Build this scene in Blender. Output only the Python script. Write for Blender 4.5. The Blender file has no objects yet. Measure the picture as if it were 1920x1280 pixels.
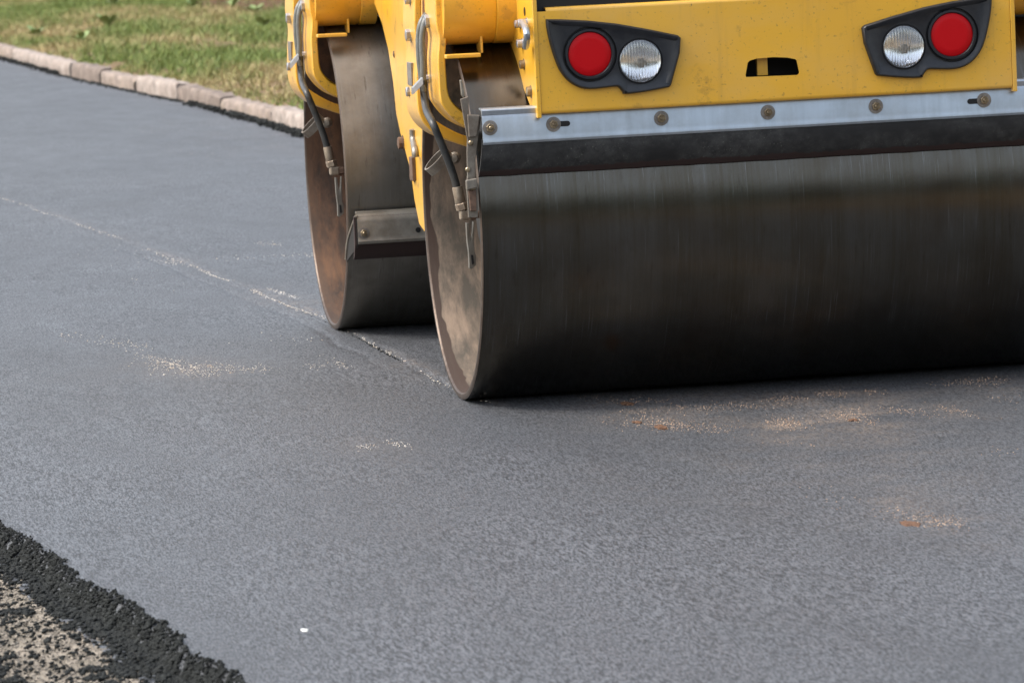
import bpy, bmesh, math, random
import numpy as np
from mathutils import Vector, Matrix, noise as mnoise

random.seed(7); rng = np.random.default_rng(7)
sc = bpy.context.scene
R_ = math.radians

# ------------------------------------------------------------------ camera
F_PX = 8492.638
CAM = Vector((-2.2954254, -14.6593556, 1.7064510))
c_r = Vector((0.98412126, -0.17130164, -0.04648750)).normalized()
c_f = Vector((0.16589652, 0.98082497, -0.10227768)).normalized()
c_u = c_r.cross(c_f).normalized()
cd = bpy.data.cameras.new('camera'); cam = bpy.data.objects.new('camera', cd)
sc.collection.objects.link(cam); sc.camera = cam
cd.sensor_width = 36; cd.lens = F_PX / 1920 * 36
cd.clip_start = 0.5; cd.clip_end = 2000
m = Matrix((c_r, c_u, -c_f)).transposed().to_4x4(); m.translation = CAM
cam.matrix_world = m
cd.dof.use_dof = True; cd.dof.focus_distance = 14.6; cd.dof.aperture_fstop = 9.5

# ------------------------------------------------------------------ light
SUN_EL, SUN_AZ = R_(52), R_(-86)         # azimuth measured from +Y towards +X: the sun stands to the left of the road
w = bpy.data.worlds.new('World'); sc.world = w; w.use_nodes = True
nt = w.node_tree; bg = nt.nodes['Background']
sky = nt.nodes.new('ShaderNodeTexSky'); sky.sky_type = 'NISHITA'; sky.sun_disc = False
sky.sun_elevation = SUN_EL; sky.sun_rotation = SUN_AZ
sky.air_density = 1.3; sky.dust_density = 3.5; sky.ozone_density = 1.0
hs = nt.nodes.new('ShaderNodeHueSaturation'); hs.inputs['Saturation'].default_value = .55   # thin bright cloud
nt.links.new(sky.outputs[0], hs.inputs['Color']); nt.links.new(hs.outputs[0], bg.inputs[0]); bg.inputs[1].default_value = 0.15
sd = bpy.data.lights.new('sun', 'SUN'); sd.energy = 1.35; sd.angle = R_(20); sd.color = (1, .955, .89)
so = bpy.data.objects.new('sun', sd); sc.collection.objects.link(so)
sdir = Vector((math.sin(SUN_AZ) * math.cos(SUN_EL), math.cos(SUN_AZ) * math.cos(SUN_EL), math.sin(SUN_EL)))
so.rotation_euler = sdir.to_track_quat('Z', 'Y').to_euler(); so.location = sdir * 30
sc.view_settings.view_transform = 'Standard'; sc.view_settings.look = 'None'
sc.view_settings.exposure = 1.2; sc.view_settings.gamma = 1.0

# ------------------------------------------------------------------ helpers
def at(x, y, ax, v):
    """photo point -> the point of the plane (axis ax = v) behind it"""
    d = c_f + c_r * ((x - 960) / F_PX) - c_u * ((y - 640) / F_PX)
    t = (v - CAM[ax]) / d[ax]
    return CAM + d * t
def xz(pts, Y): return [(lambda p: (p.x, p.z))(at(x, y, 1, Y)) for x, y in pts]
def yz(pts, X): return [(lambda p: (p.y, p.z))(at(x, y, 0, X)) for x, y in pts]

def smoothpts(pts, sub=4):
    P = [Vector((*p, 0)) for p in pts]; Q = []
    for i in range(len(P) - 1):
        p0 = P[max(i - 1, 0)]; p1 = P[i]; p2 = P[i + 1]; p3 = P[min(i + 2, len(P) - 1)]
        for k_ in range(sub):
            t = k_ / sub; r_ = .5 * ((2 * p1) + (p2 - p0) * t + (2 * p0 - 5 * p1 + 4 * p2 - p3) * t * t + (3 * p1 - p0 - 3 * p2 + p3) * t ** 3); Q.append((r_.x, r_.y))
    Q.append((P[-1].x, P[-1].y)); return Q
def tag(o, label=None, cat=None, group=None, kind=None):
    if label: o['label'] = label
    if cat: o['category'] = cat
    if group: o['group'] = group
    if kind: o['kind'] = kind
    return o
ORG = {}
def empty(name, loc):
    o = bpy.data.objects.new(name, None); sc.collection.objects.link(o); o.location = loc
    ORG[o] = Vector(loc); return o
def org(o):
    return ORG[o] if o in ORG else Vector((0, 0, 0))
def mesh_obj(name, verts, faces, mat, parent=None, bevel=0, smooth=0, segs=2, label=None, mats=None, midx=None):
    me = bpy.data.meshes.new(name)
    o = bpy.data.objects.new(name, me); sc.collection.objects.link(o)
    base = Vector((0, 0, 0))
    if parent is not None:
        o.parent = parent; base = org(parent); ORG[o] = base
    vs = [(v[0] - base[0], v[1] - base[1], v[2] - base[2]) for v in verts]
    me.from_pydata(vs, [], faces)
    for m_ in (mats or [mat]): me.materials.append(m_)
    if midx is not None: me.polygons.foreach_set('material_index', midx)
    bm = bmesh.new(); bm.from_mesh(me); bmesh.ops.recalc_face_normals(bm, faces=bm.faces); bm.to_mesh(me); bm.free()
    if smooth:
        me.polygons.foreach_set('use_smooth', [True] * len(me.polygons)); me.set_sharp_from_angle(angle=R_(smooth))
    if bevel:
        b = o.modifiers.new('bevel', 'BEVEL'); b.width = bevel; b.segments = segs; b.limit_method = 'ANGLE'; b.angle_limit = R_(38)
    if label: o['label'] = label
    me.update(); return o

class G:
    """a bag of verts and faces"""
    def __init__(s): s.v = []; s.f = []
    def add(s, v, f):
        n = len(s.v); s.v += [tuple(q) for q in v]; s.f += [tuple(i + n for i in a) for a in f]; return s
    def box(s, x0, x1, y0, y1, z0, z1):
        v = [(x, y, z) for x in (x0, x1) for y in (y0, y1) for z in (z0, z1)]
        return s.add(v, [(0, 1, 3, 2), (4, 6, 7, 5), (0, 4, 5, 1), (2, 3, 7, 6), (0, 2, 6, 4), (1, 5, 7, 3)])
    def prism(s, poly, ax, a, b):
        """poly in the two other axes (in order), extruded along ax from a to b"""
        def P(q, t):
            if ax == 0: return (t, q[0], q[1])
            if ax == 1: return (q[0], t, q[1])
            return (q[0], q[1], t)
        n = len(poly)
        v = [P(q, a) for q in poly] + [P(q, b) for q in poly]
        return s.add(v, [tuple(range(n)), tuple(range(2 * n - 1, n - 1, -1))] + [(i, (i + 1) % n, n + (i + 1) % n, n + i) for i in range(n)])
    def ring(s, c, axis, prof, n=24, cap=True, ang0=0):
        """prof = [(distance along axis, radius)]; a lathe round axis at c"""
        a = Vector(axis).normalized(); t = a.orthogonal().normalized()
        if abs(a.x) > .99: t = Vector((0, 0, 1))
        b = a.cross(t); c = Vector(c); v = []; k = len(prof)
        for d, r in prof:
            for i in range(n):
                th = ang0 + 2 * math.pi * i / n
                v.append(c + a * d + (t * math.cos(th) + b * math.sin(th)) * r)
        f = [(j * n + i, j * n + (i + 1) % n, (j + 1) * n + (i + 1) % n, (j + 1) * n + i) for j in range(k - 1) for i in range(n)]
        if cap: f += [tuple(range(n)), tuple((k - 1) * n + i for i in range(n - 1, -1, -1))]
        return s.add(v, f)
    def tube(s, pts, r, n=10, sub=5):
        P = [Vector(p) for p in pts]
        Q = []
        for i in range(len(P) - 1):                       # catmull-rom
            p0 = P[max(i - 1, 0)]; p1 = P[i]; p2 = P[i + 1]; p3 = P[min(i + 2, len(P) - 1)]
            for k in range(sub):
                t = k / sub
                Q.append(.5 * ((2 * p1) + (p2 - p0) * t + (2 * p0 - 5 * p1 + 4 * p2 - p3) * t * t + (3 * p1 - p0 - 3 * p2 + p3) * t ** 3))
        Q.append(P[-1]); v = []
        ref = Vector((0, 1, 0))
        for i, q in enumerate(Q):
            d = (Q[min(i + 1, len(Q) - 1)] - Q[max(i - 1, 0)]).normalized()
            a = d.cross(ref)
            if a.length < .1: a = d.cross(Vector((1, 0, 0)))
            a.normalize(); b = d.cross(a)
            for k in range(n):
                th = 2 * math.pi * k / n; v.append(q + (a * math.cos(th) + b * math.sin(th)) * r)
        m_ = len(Q)
        f = [(j * n + i, j * n + (i + 1) % n, (j + 1) * n + (i + 1) % n, (j + 1) * n + i) for j in range(m_ - 1) for i in range(n)]
        f += [tuple(range(n)), tuple((m_ - 1) * n + i for i in range(n - 1, -1, -1))]
        return s.add(v, f)
    def build(s, name, mat, parent=None, **k): return mesh_obj(name, s.v, s.f, mat, parent, **k)

def fast_mesh(name, V, T, mat, smooth=False, mats=None):
    """numpy triangles -> object"""
    me = bpy.data.meshes.new(name)
    me.vertices.add(len(V)); me.vertices.foreach_set('co', V.astype(np.float32).ravel())
    n = len(T); k = T.shape[1]
    me.loops.add(n * k); me.loops.foreach_set('vertex_index', T.astype(np.int32).ravel())
    me.polygons.add(n); me.polygons.foreach_set('loop_start', np.arange(0, n * k, k, dtype=np.int32))
    me.polygons.foreach_set('loop_total', np.full(n, k, dtype=np.int32))
    if smooth: me.polygons.foreach_set('use_smooth', np.ones(n, dtype=bool))
    me.materials.append(mat); me.update(calc_edges=True); me.validate()
    o = bpy.data.objects.new(name, me); sc.collection.objects.link(o); return o

# ------------------------------------------------------------------ materials
class M:
    def __init__(s, name):
        s.m = bpy.data.materials.new(name); s.m.use_nodes = True; s.t = s.m.node_tree
        s.b = s.t.nodes['Principled BSDF']; s.tc = s.t.nodes.new('ShaderNodeTexCoord')
    def set(s, **k):
        for a, v in k.items():
            a = {'coat': 'Coat Weight', 'coatr': 'Coat Roughness', 'rough': 'Roughness', 'metal': 'Metallic', 'color': 'Base Color', 'spec': 'Specular IOR Level', 'sheen': 'Sheen Weight', 'aniso': 'Anisotropic', 'sub': 'Subsurface Weight', 'trans': 'Transmission Weight'}[a]
            if a == 'Base Color' and not hasattr(v, 'links'): v = (*v, 1) if len(v) == 3 else v
            s.inp(s.b.inputs[a], v)
        return s
    def inp(s, sock, v):
        if isinstance(v, bpy.types.NodeSocket): s.t.links.new(v, sock)
        elif v is not None: sock.default_value = v
    def noise(s, scale=(1, 1, 1), detail=4, rough=.55, sc_=1.0, dist=0, off=(0, 0, 0), coord='Object'):
        mp = s.t.nodes.new('ShaderNodeMapping'); mp.inputs['Scale'].default_value = scale; mp.inputs['Location'].default_value = off
        s.t.links.new(s.tc.outputs[coord], mp.inputs[0])
        n = s.t.nodes.new('ShaderNodeTexNoise'); n.inputs['Scale'].default_value = sc_; n.inputs['Detail'].default_value = detail
        n.inputs['Roughness'].default_value = rough; n.inputs['Distortion'].default_value = dist
        s.t.links.new(mp.outputs[0], n.inputs['Vector']); return n.outputs['Fac']
    def voro(s, scale=(1, 1, 1), feat='F1', out='Distance', rnd=1):
        mp = s.t.nodes.new('ShaderNodeMapping'); mp.inputs['Scale'].default_value = scale
        s.t.links.new(s.tc.outputs['Object'], mp.inputs[0])
        n = s.t.nodes.new('ShaderNodeTexVoronoi'); n.feature = feat; n.inputs['Scale'].default_value = 1
        s.t.links.new(mp.outputs[0], n.inputs['Vector']); return n.outputs[out]
    def ramp(s, f, pts, interp='LINEAR'):
        r = s.t.nodes.new('ShaderNodeValToRGB'); s.t.links.new(f, r.inputs[0]); r.color_ramp.interpolation = interp
        e = r.color_ramp.elements
        while len(e) < len(pts): e.new(.5)
        for q, (p, c) in zip(e, pts):
            q.position = p; q.color = (c, c, c, 1) if isinstance(c, (int, float)) else (*c, 1)
        return r.outputs[0]
    def mix(s, f, a, b, mode='MIX'):
        n = s.t.nodes.new('ShaderNodeMix'); n.data_type = 'RGBA'; n.blend_type = mode
        s.inp(n.inputs[0], f)
        for k, v in ((6, a), (7, b)):
            if isinstance(v, (tuple, list)) and len(v) == 3: v = (*v, 1)
            if isinstance(v, (int, float)): v = (v, v, v, 1)
            s.inp(n.inputs[k], v)
        return n.outputs[2]
    def math(s, op, a, b=0.0, c=None, clamp=False):
        n = s.t.nodes.new('ShaderNodeMath'); n.operation = op; n.use_clamp = clamp
        s.inp(n.inputs[0], a); s.inp(n.inputs[1], b)
        if c is not None: s.inp(n.inputs[2], c)
        return n.outputs[0]
    def xyz(s):
        n = s.t.nodes.new('ShaderNodeSeparateXYZ'); s.t.links.new(s.tc.outputs['Object'], n.inputs[0]); return n.outputs
    def bump(s, h, strength=.3, dist=.002, prev=None):
        n = s.t.nodes.new('ShaderNodeBump'); n.inputs['Strength'].default_value = strength; n.inputs['Distance'].default_value = dist
        s.t.links.new(h, n.inputs['Height'])
        if prev is not None: s.t.links.new(prev, n.inputs['Normal'])
        s.t.links.new(n.outputs[0], s.b.inputs['Normal']); return n.outputs[0]

def yellow(name, dirty=0.3):
    q = M(name)
    big = q.noise((3, 3, 3), 5, .6); specks = q.noise((95, 95, 95), 3, .6)
    c = q.mix(q.ramp(big, [(.35, 0), (.75, 1)]), (.80, .425, .026), (.72, .375, .028))
    runs = q.noise((24, 24, 2.0), 4, .6, off=(3, 1, 0))
    c = q.mix(q.math('MULTIPLY', q.ramp(runs, [(.55, 0), (.78, 1)]), dirty), c, (.30, .15, .035))
    c = q.mix(q.math('MULTIPLY', q.ramp(specks, [(.63, 0), (.70, 1)]), min(1, .35 + dirty)), c, (.33, .17, .03))
    tar = q.noise((48, 48, 34), 2, .5, off=(8, 2, 4)); c = q.mix(q.ramp(tar, [(.75, 0), (.765, .7)]), c, (.05, .035, .02))
    dust = q.noise((2.2, 2.2, 4), 5, .65, off=(1, 7, 2)); c = q.mix(q.math('MULTIPLY', q.ramp(dust, [(.45, 0), (.7, 1)]), .22), c, (.62, .46, .24))
    rust = q.noise((9, 9, 9), 6, .7, off=(5, 5, 5))
    c = q.mix(q.math('MULTIPLY', q.ramp(rust, [(.60, 0), (.66, 1)]), dirty), c, (.16, .075, .03))
    q.set(color=c, rough=q.ramp(big, [(.3, .32), (.8, .5)]), coat=.8, coatr=.28, spec=.5)
    q.bump(specks, .08, .001); return q.m
YEL = yellow('yellow_paint', .26); YELD = yellow('yellow_paint_grimy', .55)

def drum_outer(name='drum_steel', far=False):
    q = M(name)
    st = q.noise((150, 2.2, 2.2), 4, .65); st2 = q.noise((9, 1.1, 1.1), 4, .6, off=(2, 0, 0)); bl = q.noise((5, 5, 5), 5, .65)
    scr = q.noise((420, 5, 5), 2, .5)
    c = q.mix(q.ramp(st2, [(.3, 0), (.72, 1)]), (.082, .070, .050), (.120, .112, .095)) if not far else q.mix(q.ramp(st2, [(.3, 0), (.72, 1)]), (.22, .20, .168), (.29, .275, .245))
    c = q.mix(q.math('MULTIPLY', q.ramp(st, [(.35, 0), (.75, 1)]), .22), c, (.20, .205, .21))
    c = q.mix(q.math('MULTIPLY', q.ramp(bl, [(.45, 0), (.7, 1)]), .45), c, (.085, .066, .048))
    c = q.mix(q.math('MULTIPLY', q.ramp(scr, [(.66, 0), (.72, 1)]), .45), c, (.36, .37, .38))
    drip = q.noise((60, 9, 9), 5, .7, off=(6, 1, 2)); c = q.mix(q.math('MULTIPLY', q.ramp(drip, [(.60, 0), (.72, 1)]), .5), c, (.05, .038, .028))
    wet = q.noise((4, 7, 7), 5, .6, off=(1, 9, 4))
    q.set(color=c, metal=.88 if far else .985, rough=q.ramp(st, [(.3, .36), (.75, .46)]) if far else q.ramp(wet, [(.35, .215), (.7, .265)]), aniso=0)
    return q.m
def drum_inner(name, near):
    q = M(name)
    X = q.xyz()[0]
    wav = q.noise((.3, 4.2, 4.2), 3, .5, off=(0, 3, 1)); cl = q.noise((12, 4, 4), 6, .7, off=(4, 2, 0), dist=.15); cr = q.noise((14, 4, 4), 6, .7, dist=.6)
    fine = q.noise((60, 12, 12), 3, .6)
    lim = q.math('MULTIPLY_ADD', wav, .10, -.012)
    # local x of the drum end = 0
    f = q.ramp(q.math('MULTIPLY_ADD', q.math('SUBTRACT', X, lim), 260, .5), [(0, 0), (1, 1)])
    if near:
        tan = q.mix(q.ramp(cl, [(.38, 0), (.60, 1)]), (.23, .17, .125), (.070, .060, .048))
        tan = q.mix(q.math('MULTIPLY', q.ramp(cr, [(.42, 0), (.62, 1)]), .45), tan, (.075, .060, .046))
        c = q.mix(f, (.042, .025, .018), tan)
    else:
        tan = q.mix(q.ramp(cl, [(.35, 0), (.62, 1)]), (.125, .062, .032), (.030, .018, .013))
        tan = q.mix(q.math('MULTIPLY', q.ramp(cr, [(.58, 0), (.62, 1)]), .7), tan, (.045, .028, .02))
        c = q.mix(q.math('MULTIPLY', q.math('SUBTRACT', 1, f), .45), tan, (.07, .042, .028))
    c = q.mix(q.math('MULTIPLY', q.ramp(fine, [(.3, 1), (.55, 0)]), .25), c, (.06, .045, .035))
    q.set(color=c, rough=.75, spec=.3); q.bump(fine, .25, .002); return q.m
def simple(name, col, rough=.5, metal=0, var=.35, sc=30, bump=.15, dirt=None, dirtc=(.09, .065, .045), stretch=None, coat=0, spec=.5):
    q = M(name); n = q.noise(stretch or (sc, sc, sc), 5, .6)
    dark = tuple(v * (1 - var) for v in col)
    c = q.mix(q.ramp(n, [(.3, 0), (.7, 1)]), dark, col)
    if dirt:
        d = q.noise((sc * .4,) * 3, 6, .7, off=(9, 9, 9)); c = q.mix(q.math('MULTIPLY', q.ramp(d, [(.42, 0), (.62, 1)]), dirt), c, dirtc)
    q.set(color=c, rough=rough, metal=metal, coat=coat, spec=spec)
    if bump: q.bump(n, bump, .001)
    return q.m
DRUM = drum_outer(); DRUM_FAR = drum_outer('drum_steel_dusty', True); IN_NEAR = drum_inner('drum_inside_dusty', True); IN_FAR = drum_inner('drum_inside_rusty', False)
RIM = simple('rim_worn_steel', (.13, .10, .08), .45, .6, .4, 40, .3, .5, (.07, .04, .025))
ZINC = simple('galvanised_steel', (.50, .56, .62), .36, .75, .18, 9, .04, .30, (.22, .20, .17), stretch=(30, 5, 3))
ZINC_OLD = simple('dull_galvanised_steel', (.33, .31, .27), .42, .75, .35, 18, .1, .5, (.13, .10, .07))
BOLT = simple('yellow_zinc_bolt', (.40, .32, .21), .38, .85, .4, 80, .2, .4)
WASHER = simple('washer_steel', (.34, .31, .28), .5, .7, .3, 60, .2, .4)
BOLTG = simple('bright_bolt', (.50, .50, .53), .3, .85, .3, 80, .1)
RUST = simple('rusty_steel', (.20, .12, .08), .7, .3, .5, 50, .4, .5, (.06, .035, .025))
BRACK = simple('dusty_bracket', (.26, .23, .19), .6, .5, .35, 35, .3, .6, (.10, .07, .05))
HOSE = simple('hose_rubber', (.030, .032, .032), .42, 0, .3, 60, .2, .35, (.07, .06, .05))
SLEEVE = simple('hose_grey_sheath', (.16, .165, .15), .38, 0, .3, 60, .2, .2)
FIT = simple('hose_fitting', (.40, .33, .25), .5, .6, .3, 70, .2, .5, (.20, .13, .09))
BLACKP = simple('black_plastic', (.009, .011, .016), .42, 0, .25, 120, .10, .25, (.035, .035, .036))
BLACKI = simple('black_recess', (.006, .006, .007), .5, 0, .2, 60, 0)
SHADE_YEL = simple('yellow_paint_shade_in_colour', (.16, .085, .02), .8, 0, .6, 12, .2, .6, (.03, .02, .012))  # yellow paint darkened so its colour carries the shade below the tube
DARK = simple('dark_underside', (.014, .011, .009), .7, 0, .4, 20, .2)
def rubber():
    q = M('scraper_rubber'); n = q.noise((30, 30, 30), 6, .7); g = q.noise((170, 170, 170), 3, .6); b = q.noise((5, 9, 9), 4, .6, off=(1, 2, 3))
    Z = q.xyz()[2]
    c = q.mix(q.math('MULTIPLY', q.ramp(b, [(.38, 0), (.62, 1)]), q.ramp(n, [(.38, .15), (.62, 1)])), (.007, .0065, .0065), (.040, .039, .037))
    c = q.mix(q.math('MULTIPLY', q.ramp(g, [(.62, 0), (.72, 1)]), q.ramp(b, [(.45, 0), (.6, .8)])), c, (.12, .115, .10))
    edge = q.math('MULTIPLY_ADD', q.noise((26, 26, 2), 5, .7), .030, .769)
    c = q.mix(q.ramp(q.math('MULTIPLY_ADD', q.math('SUBTRACT', edge, Z), 350, .5), [(0, 0), (1, 1)]), c, (.026, .012, .010))
    q.set(color=c, rough=.75); q.bump(n, .3, .002); return q.m
RUBBER = rubber()
q = M('red_lens'); q.set(color=(.50, .0, .004), rough=.5, spec=.2, coat=.05)
q.bump(q.voro((260, 260, 260)), .15, .0006); RED = q.m
q = M('clear_lens'); q.set(color=(.93, .96, .97), rough=.07, trans=.97, metal=.12, coat=.2); q.b.inputs['IOR'].default_value = 1.4; LENS = q.m
q = M('reflector'); q.set(color=(.80, .81, .84), rough=.12, metal=1.0); MIRROR = q.m
q = M('bulb'); q.set(color=(.16, .15, .13), rough=.3); BULB = q.m

def asphalt():
    q = M('asphalt')
    g1 = q.noise((215, 36, 215), 3, .8); g2 = q.noise((110, 13, 110), 3, .7, off=(1, 4, 0)); big = q.noise((.9, .35, 1), 5, .6); md = q.noise((5, 1.6, 5), 5, .65, off=(7, 2, 0))
    vo = q.voro((115, 46, 115), out='Color')
    tex = q.math('ADD', q.math('MULTIPLY', g1, .76), q.math('MULTIPLY', g2, .24))
    c = q.mix(q.ramp(tex, [(.44, 0), (.57, 1)]), (.001, .002, .0035), (.112, .118, .130))
    c = q.mix(q.ramp(q.math('MULTIPLY', vo, 1), [(.90, 0), (.98, .5)]), c, (.15, .15, .155))
    c = q.mix(q.math('MULTIPLY', q.ramp(big, [(.40, 0), (.62, 1)]), .45), c, (.030, .032, .036))
    at_ = q.t.nodes.new('ShaderNodeAttribute'); at_.attribute_name = 'scuff'
    fine = q.noise((70, 22, 70), 4, .7, off=(3, 8, 0))
    k = q.math('MULTIPLY', at_.outputs['Fac'], q.ramp(fine, [(.42, .15), (.60, 1)]), clamp=True)
    c = q.mix(k, c, (.30, .225, .165))
    rg = q.math('ADD', q.ramp(tex, [(.35, .62), (.65, .47)]), q.math('MULTIPLY', q.ramp(md, [(.35, 0), (.7, 1)]), .10))
    q.set(color=c, rough=rg, spec=.62)
    q.bump(tex, .30, .004); return q.m
ASPH = asphalt()
q = M('loose_asphalt'); n = q.noise((90, 90, 90), 3, .6); q.set(color=q.ramp(n, [(.3, (.004, .005, .005)), (.62, (.020, .022, .021)), (.8, (.075, .078, .070))]), rough=.85, spec=.25); CRUMB = q.m
q = M('old_milled_surface'); n = q.noise((26, 7, 26), 6, .7); n2 = q.noise((120, 40, 120), 3, .7); n3 = q.noise((7, 2.5, 7), 5, .6, off=(3, 3, 3))
c = q.mix(q.ramp(n, [(.35, 0), (.65, 1)]), (.13, .112, .092), (.36, .31, .25)); c = q.mix(q.math('MULTIPLY', q.ramp(n2, [(.35, 1), (.55, 0)]), .5), c, (.16, .135, .10))
c = q.mix(q.math('MULTIPLY', q.ramp(n3, [(.42, 0), (.60, 1)]), .75), c, (.17, .15, .115)); q.set(color=c, rough=.9, spec=.2); q.bump(n2, .6, .006); OLD = q.m
STONE = simple('kerb_granite', (.34, .275, .235), .9, 0, .6, 12, .8, .55, (.24, .19, .14), spec=.2, stretch=(16, 8, 16))
STONES = [STONE, simple('kerb_granite_pale', (.42, .355, .31), .9, 0, .6, 14, .8, .5, (.20, .15, .12), spec=.2), simple('kerb_granite_dark', (.27, .215, .18), .9, 0, .6, 11, .8, .6, (.15, .12, .10), spec=.2)]
SOIL = simple('lawn_soil', (.22, .15, .085), .95, 0, .45, 3, .4, .6, (.16, .12, .06), spec=.1)
q = M('stone_chips'); n = q.noise((14, 14, 14), 3, .6); q.set(color=q.ramp(n, [(.35, (.56, .44, .33)), (.55, (.82, .76, .67)), (.7, (.54, .38, .25))]), rough=.5, spec=.4); CHIP = q.m
q = M('orange_sand'); n = q.noise((60, 60, 60), 3, .6); q.set(color=q.ramp(n, [(.35, (.30, .16, .08)), (.7, (.78, .58, .42))]), rough=.55); SAND = q.m
CLAY = simple('brown_clay', (.13, .06, .028), .8, 0, .4, 60, .4)
def grassmat():
    q = M('grass_blades')
    b = q.noise((.55, .16, .5), 4, .6, off=(2, 1, 0)); f = q.noise((9, 5, 0), 3, .7); ff = q.noise((60, 60, 3), 2, .6)
    gr = q.mix(q.ramp(ff, [(.35, 0), (.65, 1)]), (.055, .10, .02), (.24, .29, .075))
    dry = q.mix(q.ramp(ff, [(.35, 0), (.65, 1)]), (.26, .18, .075), (.52, .42, .22))
    k = q.math('ADD', q.math('MULTIPLY', b, .65), q.math('MULTIPLY', f, .35))
    q.set(color=q.mix(q.ramp(k, [(.48, 0), (.60, 1)]), gr, dry), rough=.6, spec=.25); return q.m
GRASS = grassmat()
LEAF = simple('weed_leaf', (.27, .36, .13), .5, 0, .35, 30, .1, spec=.4)
SHRUB = simple('shrub_leaf', (.045, .075, .02), .6, 0, .5, 3, 0)
BARK = simple('bark', (.10, .075, .05), .9, 0, .4, 20, .5)

# ------------------------------------------------------------------ ground
def edge_x(y):                    # left edge of the fresh asphalt mat
    return -1.65 + (y + 2.23) * (-.125)
def kerb_x(y):
    pts = [(-60, 5.65), (16.24, 1.53), (17.68, 1.50), (22.43, 1.28), (24.44, 1.12), (26.51, .98), (28.33, .85), (34.37, .56), (46, 0.0), (90, -2.2)]
    return float(np.interp(y, [p[0] for p in pts], [p[1] for p in pts]))
def seam_x(y):
    pts = [(-8, .62), (-3, .33), (-1.0, .14), (.18, .04), (1.6, -.01), (3.1, -.06), (4.4, -.17), (6.05, -.29), (9, -.56), (11.4, -.82), (20, -1.7), (60, -5)]
    return np.interp(y, [p[0] for p in pts], [p[1] for p in pts])
TAB = {}
def vnoise(x, y, s, seed=0):
    if seed not in TAB: TAB[seed] = np.random.default_rng(seed).random((256, 256))
    t = TAB[seed]
    X = x * s; Y = y * s; xi = np.floor(X).astype(int); yi = np.floor(Y).astype(int); fx = X - xi; fy = Y - yi
    fx = fx * fx * (3 - 2 * fx); fy = fy * fy * (3 - 2 * fy)
    a = t[xi % 256, yi % 256]; b = t[(xi + 1) % 256, yi % 256]; c = t[xi % 256, (yi + 1) % 256]; d = t[(xi + 1) % 256, (yi + 1) % 256]
    return (a * (1 - fx) + b * fx) * (1 - fy) + (c * (1 - fx) + d * fx) * fy
def grid_obj(name, xs, ys, hf, mat, keep=None):
    X, Y = np.meshgrid(xs, ys); Z = hf(X, Y)
    V = np.stack([X, Y, Z], -1).reshape(-1, 3); nx, ny = len(xs), len(ys)
    i = np.arange(nx - 1); j = np.arange(ny - 1); I, J = np.meshgrid(i, j); a = (J * nx + I).ravel()
    T = np.stack([a, a + 1, a + nx + 1, a + nx], 1)
    if keep is not None:
        cx = V[T].mean(1); T = T[keep(cx[:, 0], cx[:, 1])]
        used = np.unique(T); mp = np.zeros(len(V), int); mp[used] = np.arange(len(used)); V = V[used]; T = mp[T]
    o = fast_mesh(name, V, T, mat, True); return o
def ah(X, Y):
    e = X - edge_x(Y) + (vnoise(X, Y, 6, 3) - .5) * .05 + (vnoise(X, Y, 30, 4) - .5) * .025
    d = np.clip((.015 - e) / .052, 0, 1); h = -d * d * (3 - 2 * d) * .060
    h = h + np.where(d > .02, (vnoise(X, Y, 60, 5) - .5) * .016, 0)
    s = X - (seam_x(Y) + (vnoise(X, Y, 2.5, 6) - .5) * .05)
    h = h + .006 * np.clip(s / .012, 0, 1) * np.clip((14 - Y) / 6, 0, 1) * np.clip(1 - s / .8, 0, 1) * np.clip((Y + 1) / 1, 0, 1)
    s2 = X - (seam_x(Y) - .10 + (vnoise(X, Y, 3, 7) - .5) * .04)
    h = h - .005 * np.exp(-(s2 / .015) ** 2) * np.clip((Y - .5) / 1.5, 0, 1) * np.clip((9 - Y) / 3, 0, 1)
    h = h + (vnoise(X, Y, 1.2, 8) - .5) * .006 * (d < .02)
    return h
xs = np.concatenate([np.arange(-2.3, 2.6, .0125), np.array([2.8, 3.2, 3.8, 5, 6.5])])
xs = np.concatenate([np.array([-12, -8, -6, -5, -4, -3.2, -2.7, -2.5]), xs])
ys = np.concatenate([np.arange(-60, -8, 2.), np.arange(-8, 13, .03), np.arange(13, 92, .5)])
# the road surface reaches from the open edge to the kerb foot
g = grid_obj('asphalt_road', xs, ys, ah, ASPH, keep=lambda X, Y: (X > np.vectorize(edge_x)(Y) - .11) & (X < np.interp(Y, [-60, 16.24, 22.43, 28.33, 34.37, 46, 90], [5.65, 1.53, 1.28, .85, .56, 0, -2.2]) + .35))
me_ = g.data; co = np.empty(len(me_.vertices) * 3, np.float32); me_.vertices.foreach_get('co', co); co = co.reshape(-1, 3)
sf = np.zeros(len(co))
for px, py, a_, rx, ry in [(1290, 790, .75, .30, .55), (1480, 792, .55, .13, .45), (1600, 783, .6, .13, .5), (1450, 745, .45, .50, .30), (1250, 748, .5, .30, .35), (1720, 760, .45, .25, .6), (1840, 718, .6, .22, .4), (1750, 975, .5, .14, .5), (1640, 930, .3, .25, .8), (1560, 738, .5, .12, .25),
                           (350, 690, .4, .25, .5), (540, 560, .35, .15, .8), (450, 250, .25, .5, 2.5), (760, 690, .3, .1, .6), (700, 838, .25, .1, .3), (1450, 860, .2, .6, .8)]:
    p = at(px, py, 2, 0); sf += a_ * np.exp(-(((co[:, 0] - p.x) / rx) ** 2 + ((co[:, 1] - p.y) / ry) ** 2))
sd_ = np.abs(co[:, 0] - seam_x(co[:, 1]) - .02); sf += .40 * np.exp(-(sd_ / .016) ** 2) * (co[:, 1] > -.3) + .12 * np.exp(-(sd_ / .08) ** 2) * (co[:, 1] > 2)
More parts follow.
